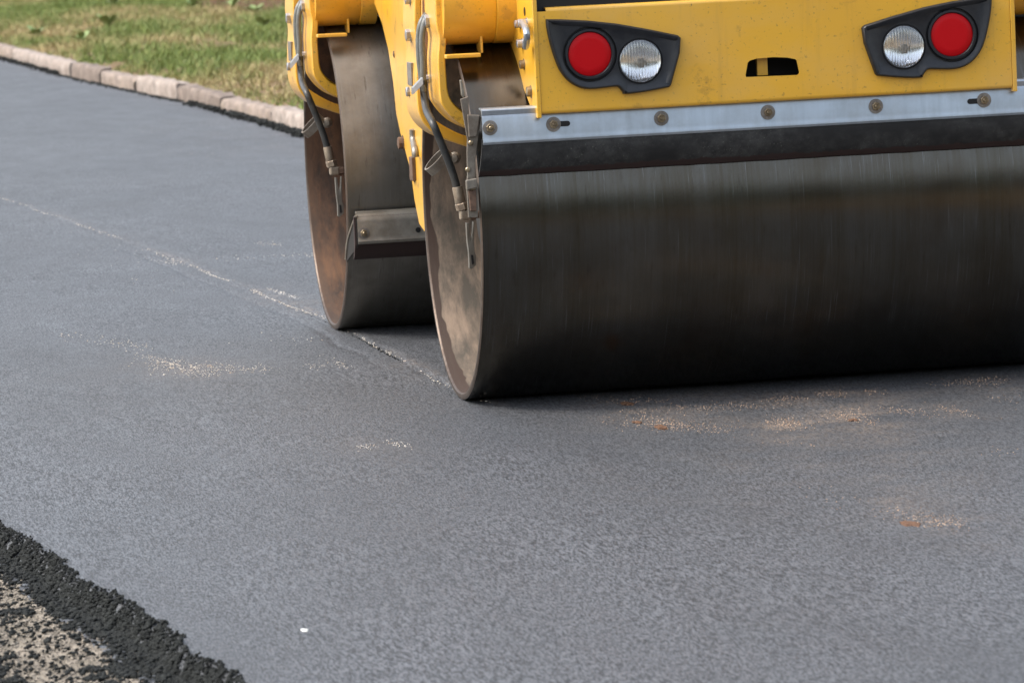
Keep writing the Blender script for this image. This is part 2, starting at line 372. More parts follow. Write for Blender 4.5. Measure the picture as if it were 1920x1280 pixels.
sf *= .02 + .8 * vnoise(co[:, 0], co[:, 1], 9, 51) * vnoise(co[:, 0], co[:, 1] * .35, 4, 52)
at0 = me_.attributes.new('scuff', 'FLOAT', 'POINT'); at0.data.foreach_set('value', sf.astype(np.float32))
tag(g, 'smooth freshly rolled dark grey asphalt road surface', 'road', kind='structure')
g = G().add([(-400, -300, -.062), (400, -300, -.062), (400, 600, -.062), (-400, 600, -.062)], [(0, 1, 2, 3)]).build('ground', OLD)
tag(g, 'old milled road base, pale tan with dark crumbs', 'ground', kind='structure')

# lawn beyond the kerb: gently uneven soil
lx = np.concatenate([np.arange(-.5, 9, .25), np.arange(9, 60, 5.)]); ly = np.concatenate([np.arange(-40, 10, 2.5), np.arange(10, 75, .5), np.arange(75, 300, 15)])
def LH(X, Y):
    K = np.interp(Y, [-60, 16.24, 17.68, 22.43, 24.44, 26.51, 28.33, 34.37, 46, 90], [5.65, 1.53, 1.50, 1.28, 1.12, .98, .85, .56, 0, -2.2])
    return .085 + np.clip((X - K - .13), 0, 3) * .03 + (vnoise(X, Y, .8, 11) - .5) * .05
Xg, Yg = [], []
rows = []
S = np.concatenate([np.arange(.10, 6, .22), np.array([7, 9, 12, 20, 40, 80])]); K = np.array([kerb_x(y) for y in ly])
P = []
for j, y in enumerate(ly):
    for s_ in S: P.append((K[j] + s_, y))
P = np.array(P); Z = LH(P[:, 0], P[:, 1]); V = np.column_stack([P, Z]); nx = len(S)
I, J = np.meshgrid(np.arange(nx - 1), np.arange(len(ly) - 1)); a = (J * nx + I).ravel()
g = fast_mesh('lawn_ground', V, np.stack([a, a + 1, a + nx + 1, a + nx], 1), SOIL, True)
tag(g, 'dry earth and thatch of the verge behind the kerb', 'ground', kind='structure')

# ------------------------------------------------------------------ kerb stones (one object each)
def rough_block(name, c0, c1, w_, h_, label, seed):
    """a split stone from c0 to c1 along the kerb line"""
    a = Vector((*c0, 0)); b = Vector((*c1, 0)); d = (b - a).normalized(); nrm = Vector((-d.y, d.x, 0))
    if nrm.x < 0: nrm = -nrm
    L = (b - a).length; nL = max(4, int(L / .09)); prof = [(0, -.06), (0, h_ * .5), (.004, h_ * .84), (.022, h_), (w_ * .5, h_ * 1.01), (w_, h_ * .98), (w_ + .004, h_ * .6), (w_, -.06)]
    v = []; k = len(prof)
    for i in range(nL + 1):
        t = .045 + (L - .09) * i / nL
        for p, z in prof:
            q = a + d * t + nrm * p
            n_ = mnoise.noise_vector(Vector((q.x * 9 + seed, q.y * 5, z * 12))) * .020 + mnoise.noise_vector(Vector((q.x * 22 + seed, q.y * 18, z * 40))) * .010
            e = 0
            if i in (0, nL): e = .012
            z2 = z - (e if z > h_ * .7 else 0)
            v.append((q.x + n_.x + nrm.x * (e * (1 if p < .03 else 0)), q.y + n_.y, z2 + n_.z * .8))
    f = [(j * k + i, j * k + i + 1, (j + 1) * k + i + 1, (j + 1) * k + i) for j in range(nL) for i in range(k - 1)]
    f += [tuple(range(k)), tuple(nL * k + i for i in range(k - 1, -1, -1))]
    base = (a + b) / 2
    o = mesh_obj(name, [(x - base.x, y - base.y, z) for x, y, z in v], f, STONES[int(seed * 10) % 3], smooth=50); o.location = base
    tag(o, label, 'kerb stone', 'kerb stones along the verge'); return o
joints = [60.0, 52, 44.0, 38.2, 33.2, 28.3, 26.5, 24.45, 22.43, 20.1, 17.75, 15.6, 13.5, 11.5, 9.5]
labs = {3: 'pale kerb stone at the left edge of the photo behind a dark asphalt clump',
        4: 'tan kerb stone with crumbs on its top, second from the left edge',
        5: 'short tan kerb stone just right of the wide open joint',
        6: 'tan kerb stone between two thin joints near the middle of the row',
        7: 'long clean tan kerb stone ending at the pale chipped joint',
        8: 'tan kerb stone just right of the pale chipped joint',
        9: 'broken tan kerb stone half buried in loose asphalt and dry grass',
        10: 'tan kerb stone nearest to the front roller drum'}
for i in range(len(joints) - 1):
    y0, y1 = joints[i + 1], joints[i]
    if i < 2 or i > 10: lab = 'tan kerb stone hidden %s, %s of its run' % ('past the left edge of the photo' if i < 2 else 'behind the roller', ['first', 'second', 'third'][i % 11 if i < 2 else i - 11])
    else: lab = labs.get(i, 'tan kerb stone far along the row at the left edge')
    h_ = random.Random(i * 5 + 2).uniform(-.014, .012) + .125 + (.012 if i % 2 else 0) - (.02 if i == 9 else 0)
    rough_block('kerb_stone', (kerb_x(y0) + random.uniform(-.004, .004), y0), (kerb_x(y1) + random.uniform(-.004, .004), y1), .13, h_, lab, i * 3.7)

# ------------------------------------------------------------------ scattered stuff
ICO = None
def ico():
    bm = bmesh.new(); bmesh.ops.create_icosphere(bm, subdivisions=1, radius=1)
    v = np.array([x.co[:] for x in bm.verts]); bm.verts.index_update(); f = np.array([[q.index for q in x.verts] for x in bm.faces]); bm.free(); return v, f
IV, IF = ico()
def scatter(name, P, size, mat, flat=.7, jit=.35):
    n = len(P); S = size[:, None, None]
    v = IV[None] * (1 + (rng.random((n, len(IV), 1)) - .5) * 2 * jit)
    A = rng.normal(size=(n, 3, 3)); Q, _ = np.linalg.qr(A); v = np.einsum('nij,nkj->nki', Q, v)
    v[..., 2] *= flat; v[..., 0] *= (.7 + .6 * rng.random((n, 1)))
    V = (v * S + P[:, None, :]).reshape(-1, 3); T = (IF[None] + (np.arange(n) * len(IV))[:, None, None]).reshape(-1, 3)
    return fast_mesh(name, V, T, mat)
# crumbling edge of the mat
P = []; Sz = []
n0 = 62000; yq = rng.uniform(-6.3, -.6, n0); en = np.clip(rng.normal(-.034, .026, n0), -.105, .014); xq = np.interp(yq, [-10, 10], [edge_x(-10), edge_x(10)]) + en
xq = xq - (vnoise(xq, yq, 6, 3) - .5) * .05 - (vnoise(xq, yq, 30, 4) - .5) * .025
zq = ah(xq, yq); zq = np.maximum(zq, -.060) + rng.uniform(-.002, .006, n0); sq = .0022 + .0052 * rng.random(n0) ** 2.2 * np.where(en > 0, .6, 1)
P = [tuple(v) for v in np.stack([xq, yq, zq], 1)]; Sz = list(sq)
for i in range(900):               # dark open joint running towards the near drum
    t = random.random(); a_, b_ = ((545, 574), (612, 606)) if i < 400 else ((612, 606), (870, 735)); p = at(a_[0] + (b_[0] - a_[0]) * t + random.gauss(0, 1.5) + 3 * math.sin(t * 9), a_[1] + (b_[1] - a_[1]) * t + random.gauss(0, .35), 2, 0)
    P.append((p.x, p.y, .001)); Sz.append(random.uniform(.0012, .0030))
for _ in range(42000):              # loose crumbs on the old surface, in clusters
    y = random.uniform(-5.7, -2.8); e = random.uniform(-.55, -.08); x = edge_x(y) + e
    k = float(vnoise(np.array([x]), np.array([y * .45]), 9, 12)[0]) * .75 + .25 * float(vnoise(np.array([x]), np.array([y]), 26, 13)[0])
    if k < .70 and random.random() < .92: continue
    P.append((x, y, -.059 + random.uniform(0, .004))); Sz.append(.0018 + .0062 * random.random() ** 2)
for _ in range(2600):              # dark crumbs at the kerb foot
    y = random.choice([random.uniform(15.8, 21.6), random.uniform(15.8, 19.5), random.uniform(29, 34.5), random.uniform(22, 30)])
    x = kerb_x(y) - abs(random.gauss(0, .035)) + .01
    P.append((x, y, random.uniform(0, .035) * (1 if y < 21.6 or y > 29 else .15))); Sz.append(random.uniform(.008, .017))
g = scatter('asphalt_crumbs', np.array(P), np.array(Sz), CRUMB)
tag(g, 'loose black asphalt crumbs along the broken mat edge and kerb foot', 'gravel', kind='stuff')
n1 = 15000; yq = rng.uniform(-5.7, -2.8, n1); xq = np.interp(yq, [-10, 10], [edge_x(-10), edge_x(10)]) - rng.uniform(.07, .6, n1)
GR = simple('base_grit', (.40, .35, .29), .9, 0, .65, 60, .3, .5, (.12, .105, .085), spec=.2)
g = scatter('base_grit', np.stack([xq, yq, np.full(n1, -.061)], 1), .0015 + .0050 * rng.random(n1) ** 2.5, GR); tag(g, 'tan and grey grit lying on the old road base', 'gravel', kind='stuff')
# light stone chips pressed in the surface
def blob(px, py, wpx, hpx, n, s0, s1, slope=0, out=None):
    for _ in range(n):
        u_ = random.gauss(0, .52); v_ = random.gauss(0, .52)
        p = at(px + u_ * wpx, py + v_ * hpx + u_ * wpx * slope, 2, 0)
        out.append((p.x, p.y, .0015, random.uniform(s0, s1)))
C1 = []; C2 = []
for a_ in [(330, 688, 70, 16, 420, .1), (300, 676, 40, 8, 120, .3), (400, 692, 60, 14, 160, 0), (470, 692, 50, 9, 90, 0), (590, 686, 30, 6, 40, 0), (640, 683, 28, 8, 50, .3), (240, 645, 50, 12, 50, .3),
           (690, 838, 22, 6, 40, 0), (750, 834, 26, 7, 60, .2), (505, 458, 26, 4, 60, .05), (540, 545, 60, 8, 60, .4), (320, 492, 50, 5, 110, .12), (560, 640, 60, 10, 30, 0), (1310, 690, 3, 3, 3, 0), (275, 245, 40, 6, 30, 0), (380, 290, 90, 14, 40, .2), (430, 240, 90, 12, 30, .2), (240, 490, 150, 40, 60, .2)]:
    blob(*a_[:4], int(a_[4] * .8), .0008, .0025, a_[5], C1)
for i in range(750):               # along the seam
    y = random.choice([random.uniform(5.4, 12.5), random.uniform(2.9, 5.5), random.uniform(-.2, 3.0)])
    if y < 3 and random.random() < .5: continue
    off = random.gauss(0, .007) + (float(vnoise(np.array([y]), np.array([3.]), 1.7, 14)[0]) - .5) * .05
    C1.append((float(seam_x(y)) + off, y, .004, random.uniform(.0014, .0034)))
def bandy(y0, x0, y1, x1, n, jx, s=(.0012, .003)):
    for _ in range(n):
        t = random.random(); p = at(x0 + (x1 - x0) * t + random.gauss(0, 3), y0 + (y1 - y0) * t + random.gauss(0, jx), 2, 0); C1.append((p.x, p.y, .004, random.uniform(*s)))
bandy(542, 500, 562, 560, 130, 1.5, (.002, .004)); bandy(568, 570, 590, 605, 40, 2); bandy(630, 110, 655, 280, 60, 5); bandy(490, 352, 478, 590, 50, 2)
for a_ in [(1280, 800, 110, 14, 520, .06), (1230, 790, 50, 10, 150, .2), (1330, 765, 150, 8, 300, -.04), (1200, 752, 80, 6, 100, 0), (1475, 795, 50, 13, 330, 0), (1475, 748, 40, 7, 130, -.05), (1560, 738, 30, 7, 130, 0), (1600, 785, 55, 9, 220, .1), (1590, 775, 40, 9, 100, 0),
           (1700, 772, 60, 8, 140, .15), (1790, 770, 50, 7, 110, .2), (1830, 716, 80, 9, 260, -.06), (1640, 735, 30, 5, 50, 0), (1760, 978, 60, 14, 260, .12), (1700, 965, 60, 14, 60, .1), (1590, 935, 90, 20, 50, .1), (1480, 830, 40, 8, 30, 0), (1110, 745, 40, 8, 40, 0), (1890, 750, 40, 10, 40, 0), (1870, 850, 40, 10, 20, 0)]:
    blob(*a_[:4], int(a_[4] * .8), .0006, .0021, a_[5], C2)
C1 = np.array(C1); C2 = np.array(C2)
g = scatter('stone_chips', C1[:, :3], C1[:, 3], CHIP, .5); tag(g, 'pale crushed stone chips in streaks along the asphalt seam', 'stone chips', kind='stuff')
g = scatter('sand_grains', C2[:, :3], C2[:, 3], SAND, .5); tag(g, 'orange sand grains scattered on the asphalt by the near drum', 'sand', kind='stuff')
def lump(name, px, py, sx, sy, sz, mat, label, cat, group=None):
    p = at(px, py, 2, 0); bm = bmesh.new(); bmesh.ops.create_icosphere(bm, subdivisions=3, radius=1)
    for v in bm.verts:
        n_ = mnoise.noise(v.co * 1.7 + Vector((px, 0, 0))) * .5 + mnoise.noise(v.co * 4 + Vector((0, py, 0))) * .2
        v.co = Vector((v.co.x * sx, v.co.y * sy, max(v.co.z, -.3) * sz)) * (1 + n_)
    me = bpy.data.meshes.new(name); bm.to_mesh(me); bm.free(); me.materials.append(mat)
    o = bpy.data.objects.new(name, me); sc.collection.objects.link(o); o.location = (p.x, p.y, .001)
    tag(o, label, cat, group); return o
lump('clay_clod', 1240, 802, .017, .055, .006, CLAY, 'dark brown clay clod on the asphalt, the largest in front of the near drum', 'clod', 'brown clay clods on the asphalt')
lump('clay_clod', 1175, 757, .020, .050, .004, CLAY, 'flat brown clay smear beside the left end of the near drum shadow', 'clod', 'brown clay clods on the asphalt')
lump('clay_clod', 1195, 792, .013, .025, .004, CLAY, 'small brown clay clod at the left end of the orange sand patch', 'clod', 'brown clay clods on the asphalt')
lump('clay_clod', 1706, 982, .020, .055, .004, CLAY, 'brown clay clod with sand on the open asphalt at the right', 'clod', 'brown clay clods on the asphalt')
lump('clay_clod', 1600, 788, .013, .020, .004, CLAY, 'small brown clod in the right hand orange sand patch', 'clod', 'brown clay clods on the asphalt')
q = M('white_scrap'); q.set(color=(.78, .78, .72), rough=.6); WH = q.m
lump('white_pebble', 571, 1182, .0085, .022, .003, WH, 'small flat white pebble alone on the foreground asphalt', 'pebble')

# ------------------------------------------------------------------ grass
N = 230000
yy = 14 + (rng.random(N) ** 1.0) * 58
kk = np.interp(yy, [-60, 16.24, 17.68, 22.43, 24.44, 26.51, 28.33, 34.37, 46, 90], [5.65, 1.53, 1.50, 1.28, 1.12, .98, .85, .56, 0, -2.2])
ss = rng.random(N) * 6.3
xx = kk + .12 + ss
den = vnoise(xx, yy * .5, 1.6, 21) * .6 + vnoise(xx, yy, 5, 22) * .4
edge_f = np.clip(ss / .22, 0, 1)
lit_ = ((xx - 4.75) / .95) ** 2 + ((yy - 44.5) / 4.2) ** 2 + (vnoise(xx, yy, 1.5, 30) - .5) * 1.2 < 1.0      # patch of litter and painted shade: no grass
keep = ((rng.random(N) < .12) | ~lit_) & (den > .26) & (rng.random(N) < .25 + .75 * edge_f)
vis = (xx - kk) < 6.4
keep &= vis
xx, yy, den, ss = xx[keep], yy[keep], den[keep], ss[keep]; n = len(xx)
hh = (.030 + .075 * rng.random(n) ** 1.6) * (.55 + 1.0 * den) * np.clip(.5 + ss, .5, 1)
zz = LH(xx, yy) - .005
ang = rng.random(n) * 6.283; wd = .0035 + .0045 * rng.random(n); la = rng.random(n) * 6.283; ln = hh * (.25 + 1.1 * rng.random(n) ** 1.5)
dx, dy = np.cos(ang) * wd, np.sin(ang) * wd; lx_, ly_ = np.cos(la) * ln, np.sin(la) * ln
b = np.stack([xx, yy, zz], 1)
V = np.stack([b + np.stack([-dx, -dy, 0 * dx], 1), b + np.stack([dx, dy, 0 * dx], 1),
              b + np.stack([dx * .7 + lx_ * .35, dy * .7 + ly_ * .35, hh * .62], 1), b + np.stack([-dx * .7 + lx_ * .35, -dy * .7 + ly_ * .35, hh * .62], 1),
              b + np.stack([lx_, ly_, hh], 1)], 1).reshape(-1, 3)
k = (np.arange(n) * 5)[:, None]
T = np.concatenate([k + np.array([[0, 1, 2]]), k + np.array([[0, 2, 3]]), k + np.array([[3, 2, 4]])], 0)
g = fast_mesh('grass', V, T, GRASS); tag(g, 'patchy green and straw coloured grass on the verge', 'grass', kind='stuff')
n2 = 9000; xq = 4.75 + rng.normal(0, .45, n2); yq = 44.5 + rng.normal(0, 2.0, n2)
LIT = simple('leaf_litter_shade', (.20, .11, .065), .9, 0, .7, 25, .3, .6, (.05, .03, .02), spec=.15)  # mulch bits coloured dark to paint in the shrub shade too
g = scatter('leaf_litter_shade', np.stack([xq, yq, LH(xq, yq) + .008], 1), .012 + .028 * rng.random(n2), LIT, .35); tag(g, 'dark brown dead leaf litter, darkened to stand for shade, on bare ground at the back of the verge', 'leaf litter', kind='stuff')
# broad-leaved weeds
def weed(px, py, s, label, nl=7, seed=0):
    r_ = random.Random(seed); p = at(px, py, 2, .12); bg_ = G()
    for i in range(nl):
        a_ = 6.283 * i / nl + r_.uniform(-.3, .3); up = r_.uniform(.5, 1.3); L = s * r_.uniform(.7, 1.2); W = L * .34
        d = Vector((math.cos(a_), math.sin(a_), 0)); c_ = Vector((-d.y, d.x, 0)); v = []
        prof = [(0, .08), (.2, .6), (.45, 1), (.7, .8), (.9, .35), (1, .02)]
        for t, w_ in prof:
            mid = Vector((0, 0, .01)) + d * (L * t) + Vector((0, 0, L * (1.5 * up * t - .75 * up * t * t)))
            v += [mid - c_ * W * w_ + Vector((0, 0, W * .2 * w_)), mid - Vector((0, 0, W * .12)), mid + c_ * W * w_ + Vector((0, 0, W * .2 * w_))]
        f = []
        for j in range(len(prof) - 1): f += [(j * 3, j * 3 + 1, j * 3 + 4, j * 3 + 3), (j * 3 + 1, j * 3 + 2, j * 3 + 5, j * 3 + 4)]
        bg_.add(v, f)
    o = bg_.build('weed', LEAF, smooth=60); z = float(LH(np.array([p.x]), np.array([p.y]))[0]); o.location = (p.x, p.y, z + .02)
    tag(o, label, 'weed', 'broad leaved weeds in the verge')
for i, (a_, b_, s_, l_) in enumerate([
    (213, 22, .16, 'broad leaved weed standing alone near the top of the verge'), (68, 70, .15, 'pale weed right above the kerb near the left edge of the photo'),
    (152, 82, .13, 'small round leaved weed above the second kerb stone'), (203, 58, .17, 'tall bright green weed above the middle kerb stones'),
    (362, 26, .15, 'pale weed at the edge of the brown shaded ground'), (436, 28, .13, 'small pale weed below the dark shade, right of the twin leaved one'),
    (478, 36, .14, 'leafy weed in the shade left of the front drum arm'), (492, 62, .13, 'bright weed nearest to the front drum arm'), (370, 8, .17, 'weed with upright leaves at the top edge of the photo')]):
    weed(a_, b_, s_, l_, seed=i)

# ------------------------------------------------------------------ trees round the site
def tree(x, y, h, r, label, trunk_h, seed, n=9000, leaf=.16, name='tree', group='trees around the road works'):
    r_ = np.random.default_rng(seed); root = empty(name, (x, y, .0)); tag(root, label, name.split('_')[-1], group)
    g_ = G().tube([(x, y, -.1), (x + .1, y, trunk_h * .5), (x, y + .1, trunk_h), (x + .1, y, h * .8)], .14 * h / 8, 8, 3)
    for i in range(5):
        a_ = i * 1.3 + seed; g_.tube([(x, y, trunk_h * (.8 + .1 * i)), (x + math.cos(a_) * r * .4, y + math.sin(a_) * r * .4, trunk_h + h * .2 + .1 * i), (x + math.cos(a_) * r * .75, y + math.sin(a_) * r * .75, trunk_h + h * .35)], .05 * h / 8, 6, 3)
    g_.build('trunk', BARK, root)
    ncl = 26; cl = r_.normal(size=(ncl, 3)); cl /= np.linalg.norm(cl, axis=1)[:, None]; cl *= (r_.random((ncl, 1)) ** .5)
    cl = cl * np.array([r * .75, r * .75, (h - trunk_h) * .42]) + np.array([0, 0, (h + trunk_h) / 2])
    ci = r_.integers(0, ncl, n); c_ = cl[ci] + r_.normal(size=(n, 3)) * (r * .2)
    c_[:, 2] = np.clip(c_[:, 2], trunk_h * .6, h)
    A = r_.normal(size=(n, 3)); A /= np.linalg.norm(A, axis=1)[:, None]; B = np.cross(A, r_.normal(size=(n, 3))); B /= np.linalg.norm(B, axis=1)[:, None]; L = leaf * (.6 + .8 * r_.random((n, 1)))
    V = np.stack([c_ - A * L, c_ + B * L * .5, c_ + A * L, c_ - B * L * .5], 1).reshape(-1, 3); T = (np.arange(n) * 4)[:, None] + np.array([[0, 1, 2, 3]])
    o = fast_mesh('crown', V, T, SHRUB); o.parent = root; return root
for i, (x, y, h, r) in enumerate([(-22, -46, 11, 5), (-14, -50, 12, 5.5), (-6, -47, 11, 5), (2, -50, 12.5, 5.5), (10, -46, 11.5, 5), (18, -49, 12, 5.5), (27, -45, 11, 5), (-30, -42, 11, 5)]):
    tree(x, y, h, r, 'leafy tree behind the photographer, ' + ['far left', 'second from the left', 'third from the left', 'fourth from the left', 'third from the right', 'second from the right', 'far right', 'set back at the left end'][i], 1.2, i + 1, 7000, .30)
tree(9.6, 60, 7.5, 3.2, 'leafy tree shading the far corner of the verge', 1.6, 31, 9000, .16)
tree(8.2, 70, 8, 3.5, 'leafy tree farther behind the verge', 1.6, 32, 8000, .18)
for i, (x, y, l_) in enumerate([(7.0, 58.3, 'low dark shrub at the back of the verge, just above the photo'), (8.6, 60.5, 'low dark shrub at the back right of the verge'), (6.1, 61.0, 'low dark shrub farthest back on the verge')]):
    tree(x, y, 1.5, 1.0, l_, .15, 40 + i, 3500, .05, 'shrub', 'shrubs at the back of the verge')

# ================================================================== the roller
RR, WID, L2, DX2 = .60, 1.94, 2.6, -.075
root = empty('road_roller', (0, 0, 0))
tag(root, 'yellow tandem road roller with two steel drums on the fresh asphalt', 'road roller')

def drum(y, x, inner, lab=None):
    cx = Vector((x, y, RR)); n = 160; xi = .02
    holder = empty('drum', (x, y, RR)); holder.parent = root
    if lab: holder['label'] = lab
    prof = [(.30, RR - .022), (.006, RR - .022), (.0, RR - .018), (0, RR - .005), (.004, RR), (WID - .004, RR), (WID, RR - .005), (WID, RR - .018), (WID - .006, RR - .022), (WID - .30, RR - .022)]
    v = []; f = []; mi = []
    for d, r in prof:
        for i in range(n):
            th = 2 * math.pi * i / n; v.append((x + d, y + math.cos(th) * r, RR + math.sin(th) * r))
    for j in range(len(prof) - 1):
        for i in range(n):
            f.append((j * n + i, j * n + (i + 1) % n, (j + 1) * n + (i + 1) % n, (j + 1) * n + i)); mi.append(2 if j in (0, 8) else (0 if j == 4 else 1))
    mesh_obj('shell', v, f, None, holder, smooth=40, mats=[DRUM if inner is IN_NEAR else DRUM_FAR, RIM, inner], midx=mi)
    for x_ in (.30, WID - .32): G().ring((x + x_, y, RR), (1, 0, 0), [(0, RR - .02), (.02, RR - .02)], 96).build('end_disc', inner, holder)
    G().ring((x + .10, y, RR), (1, 0, 0), [(0, .10), (.02, .14), (.14, .15), (.2, .2)], 40).build('hub', DARK, holder, smooth=40)
    return holder
ORG_fix = {}
d1 = drum(0, 0, IN_NEAR, 'near steel drum with dusty tan inside')
d2 = drum(L2, DX2, IN_FAR, 'far steel drum with rusty brown inside')
for d_ in (d1, d2): d_.location = ORG[d_]

# --- arm that drops over the drum end and bends into it
def strip(outer, inner, y0, y1, dx=0):
    """closed XZ outline from photo points on plane y0, run from y0 to y1"""
    o_ = xz(outer, y0); i_ = xz(inner, y0); poly = o_ + i_[::-1]
    return [(p[0] + dx, p[1]) for p in poly]
def extr(G_, outer, inner, y0, y1):
    """quad strips so the bent plate shades smoothly"""
    n_ = len(outer); v = []
    for (a_, b_) in zip(outer, inner):
        v += [(a_[0], y0, a_[1]), (b_[0], y0, b_[1]), (b_[0], y1, b_[1]), (a_[0], y1, a_[1])]
    f = []
    for i in range(n_ - 1):
        for k_ in range(4): f.append((i * 4 + k_, i * 4 + (k_ + 1) % 4, (i + 1) * 4 + (k_ + 1) % 4, (i + 1) * 4 + k_))
    f += [(0, 1, 2, 3), ((n_ - 1) * 4 + 3, (n_ - 1) * 4 + 2, (n_ - 1) * 4 + 1, (n_ - 1) * 4)]
    G_.add(v, f)
TOPY = -120
A_out = [(777, TOPY), (777, 8), (777, 55), (783, 94), (781, 140), (782, 188), (787, 217), (802, 240), (827, 258), (874, 275), (930, 290)]
A_in = [(790, TOPY), (790, 8), (790, 55), (794, 94), (792, 140), (793, 180), (799, 207), (814, 224), (845, 243), (876, 256), (932, 270)]
B_out = [(816, TOPY), (816, 0), (818, 47), (823, 72), (821, 109), (822, 140), (825, 183), (831, 200), (849, 222), (874, 239), (925, 258)]
B_in = [(833, TOPY), (833, 0), (834, 47), (837, 72), (835, 109), (837, 140), (840, 172), (848, 191), (862, 207), (878, 216), (928, 232)]
def make_arm(off):
    t = Vector(off)
    g_ = G()
    A1, A2 = smoothpts(xz(A_out, 0.0)), smoothpts(xz(A_in, 0.0)); B1, B2 = smoothpts(xz(B_out, -.30)), smoothpts(xz(B_in, -.30))
    extr(g_, A1, A2, 0.0, .25); extr(g_, B1, B2, -.30, -.07)
    # web behind the groove
    W1 = [(p[0] + .022, p[1]) for p in smoothpts(xz(A_out, 0.0))]; W2 = [(p[0] + .040, p[1] + .012) for p in smoothpts(xz(A_out, 0.0))]
    W1 = [((a_[0] + b_[0]) / 2 + .012, (a_[1] + b_[1]) / 2 + .01) for a_, b_ in zip(A2, B2)]; W2 = [(p[0] + .018, p[1] + .012) for p in W1]
    extr(g_, W1, W2, -.20, .15)
    g_.v = [(v[0] + t.x, v[1] + t.y, v[2]) for v in g_.v]
    arm = g_.build('support_arm', YELD, root, bevel=.004, smooth=35)
    def P(x, y, X=None, Y=None, dx=0): q_ = at(x, y, 0, X) if X is not None else at(x, y, 1, Y); return (q_.x + t.x + dx, q_.y + t.y, q_.z)
    xo = lambda y_, Y0, C_: float(np.interp(at(800, y_, 1, Y0).z, [c[1] for c in C_[::-1]], [c[0] for c in C_[::-1]]))
    # bolts facing left
    def lb(x, y, r, hgt, X, mat=BOLTG, n=6):
        c = P(x, y, X=X); g2 = G().ring((c[0] + .004, c[1], c[2]), (-1, 0, 0), [(0, r * 1.25), (.006, r * 1.25), (.006, r), (.006 + hgt, r), (.008 + hgt, r * .8)], n if n != 6 else 6)
        g2.build('bolt', mat, arm)
    XA = A1[10][0]; XB = B1[10][0]
    lb(770, 66, .020, .014, XA); lb(769, -3, .020, .014, XA); lb(770, 172, .016, .012, XA - .002, n=16); lb(806, 40, .022, .014, XB); lb(806, 148, .014, .016, XB, n=16)
    # name plate: plain grey strip
    a_ = P(773, 140, X=XA); xs_ = float(np.interp(a_[2], [c[1] for c in A1[::-1]], [c[0] for c in A1[::-1]])) + t.x; G().box(xs_ - .006, xs_ + .006, a_[1] - .045, a_[1] + .045, a_[2] - .035, a_[2] + .040).build('name_plate', WASHER, arm, bevel=.001)
    # clamp across the hoses
    c0 = Vector(P(787, 170, Y=-.10)); c1 = Vector(P(806, 150, Y=-.22))
    g2 = G(); d = (c1 - c0); n_ = Vector((0, 0, 1)); s_ = Vector((0, .02, 0)); w_ = Vector((0, 0, .011)); o_ = Vector((-.028, -.02, 0))
    g2.add([c0 + o_ - w_ - s_, c1 + o_ - w_ - s_, c1 + o_ + w_ - s_, c0 + o_ + w_ - s_, c0 + o_ - w_ + s_, c1 + o_ - w_ + s_, c1 + o_ + w_ + s_, c0 + o_ + w_ + s_], [(0, 1, 2, 3), (4, 7, 6, 5), (0, 4, 5, 1), (3, 2, 6, 7), (0, 3, 7, 4), (1, 5, 6, 2)])
    g2.build('hose_clamp', BOLTG, arm, bevel=.003)
    # hoses
    h = G()
    def hp(pts): return [P(x, y, Y=Y) for x, y, Y in pts]
    h.tube(hp([(803, -90, -.02), (802, 20, -.02), (797, 30, -.10), (789, 45, -.12), (785, 70, -.12), (786, 110, -.12), (790, 145, -.12), (793, 172, -.12)]), .010)
    h.tube(hp([(806, -90, -.02), (805, 22, -.02), (800, 32, -.12), (794, 50, -.14), (791, 80, -.14), (793, 120, -.14), (793, 150, -.14), (795, 172, -.14)]), .010)
    h.build('protected_hose', SLEEVE, root, smooth=60)
    h = G().tube(hp([(794, 150, -.14), (795, 178, -.14), (800, 208, -.20), (811, 230, -.33), (823, 258, -.34), (836, 290, -.34), (848, 322, -.34), (857, 352, -.34)]), .0125, 12)
    ho = h.build('hydraulic_hose', HOSE, root, smooth=60)
    a_ = Vector(P(857, 350, Y=-.34)); b_ = Vector(P(864, 384, Y=-.34)); ax = b_ - a_
    G().ring(a_, ax, [(0, .016), (.004, .017), (ax.length - .006, .017), (ax.length, .014)], 18).build('crimp_sleeve', FIT, ho, smooth=40)
    a_ = Vector(P(864, 380, Y=-.34)); b_ = Vector(P(868, 394, Y=-.34)); ax = b_ - a_
    G().ring(a_, ax, [(0, .017), (.003, .021), (ax.length - .003, .021), (ax.length, .017)], 6).build('hex_nut', FIT, ho)
    a_ = Vector(P(862, 403, Y=-.34)); G().box(a_[0] - .001, a_[0] + .036, a_[1] - .016, a_[1] + .016, a_[2] - .017, a_[2] + .015).build('elbow', FIT, ho, bevel=.006)
    a_ = Vector(P(880, 403, Y=-.34)); G().ring(a_, (1, 0, 0), [(0, .013), (.004, .017), (.02, .017), (.022, .012), (.05, .012)], 6).build('port_nut', RUST, ho)
    # carrier inside the drum with a slotted lug
    a_ = xz([(874, 412), (880, 424), (884, 432), (887, 412), (896, 405), (896, 380), (874, 372)], -.36)
    pl = [(874, 418), (879, 418), (881, 436), (884, 450), (886, 436), (887, 416), (889, 416), (889, 450), (890, 470), (893, 482), (893, 497), (884, 505), (880, 503), (879, 475), (876, 452)]
    g2 = G().prism([(p[0] + t.x, p[1]) for p in xz(pl, -.36)], 1, -.36 + t.y, -.34 + t.y)
    lug = g2.build('lug', ZINC_OLD, root, bevel=.002)
    sl = xz([(883, 478), (887, 478), (889, 494), (885, 496)], -.362); G().prism([(p[0] + t.x, p[1]) for p in sl], 1, -.3625 + t.y, -.345 + t.y).build('slot', BLACKI, lug)
    # short open pipe (lashing eye)
    c = Vector(P(822, 303, Y=-.10)); axd = Vector((.70, .04, -.70)).normalized()
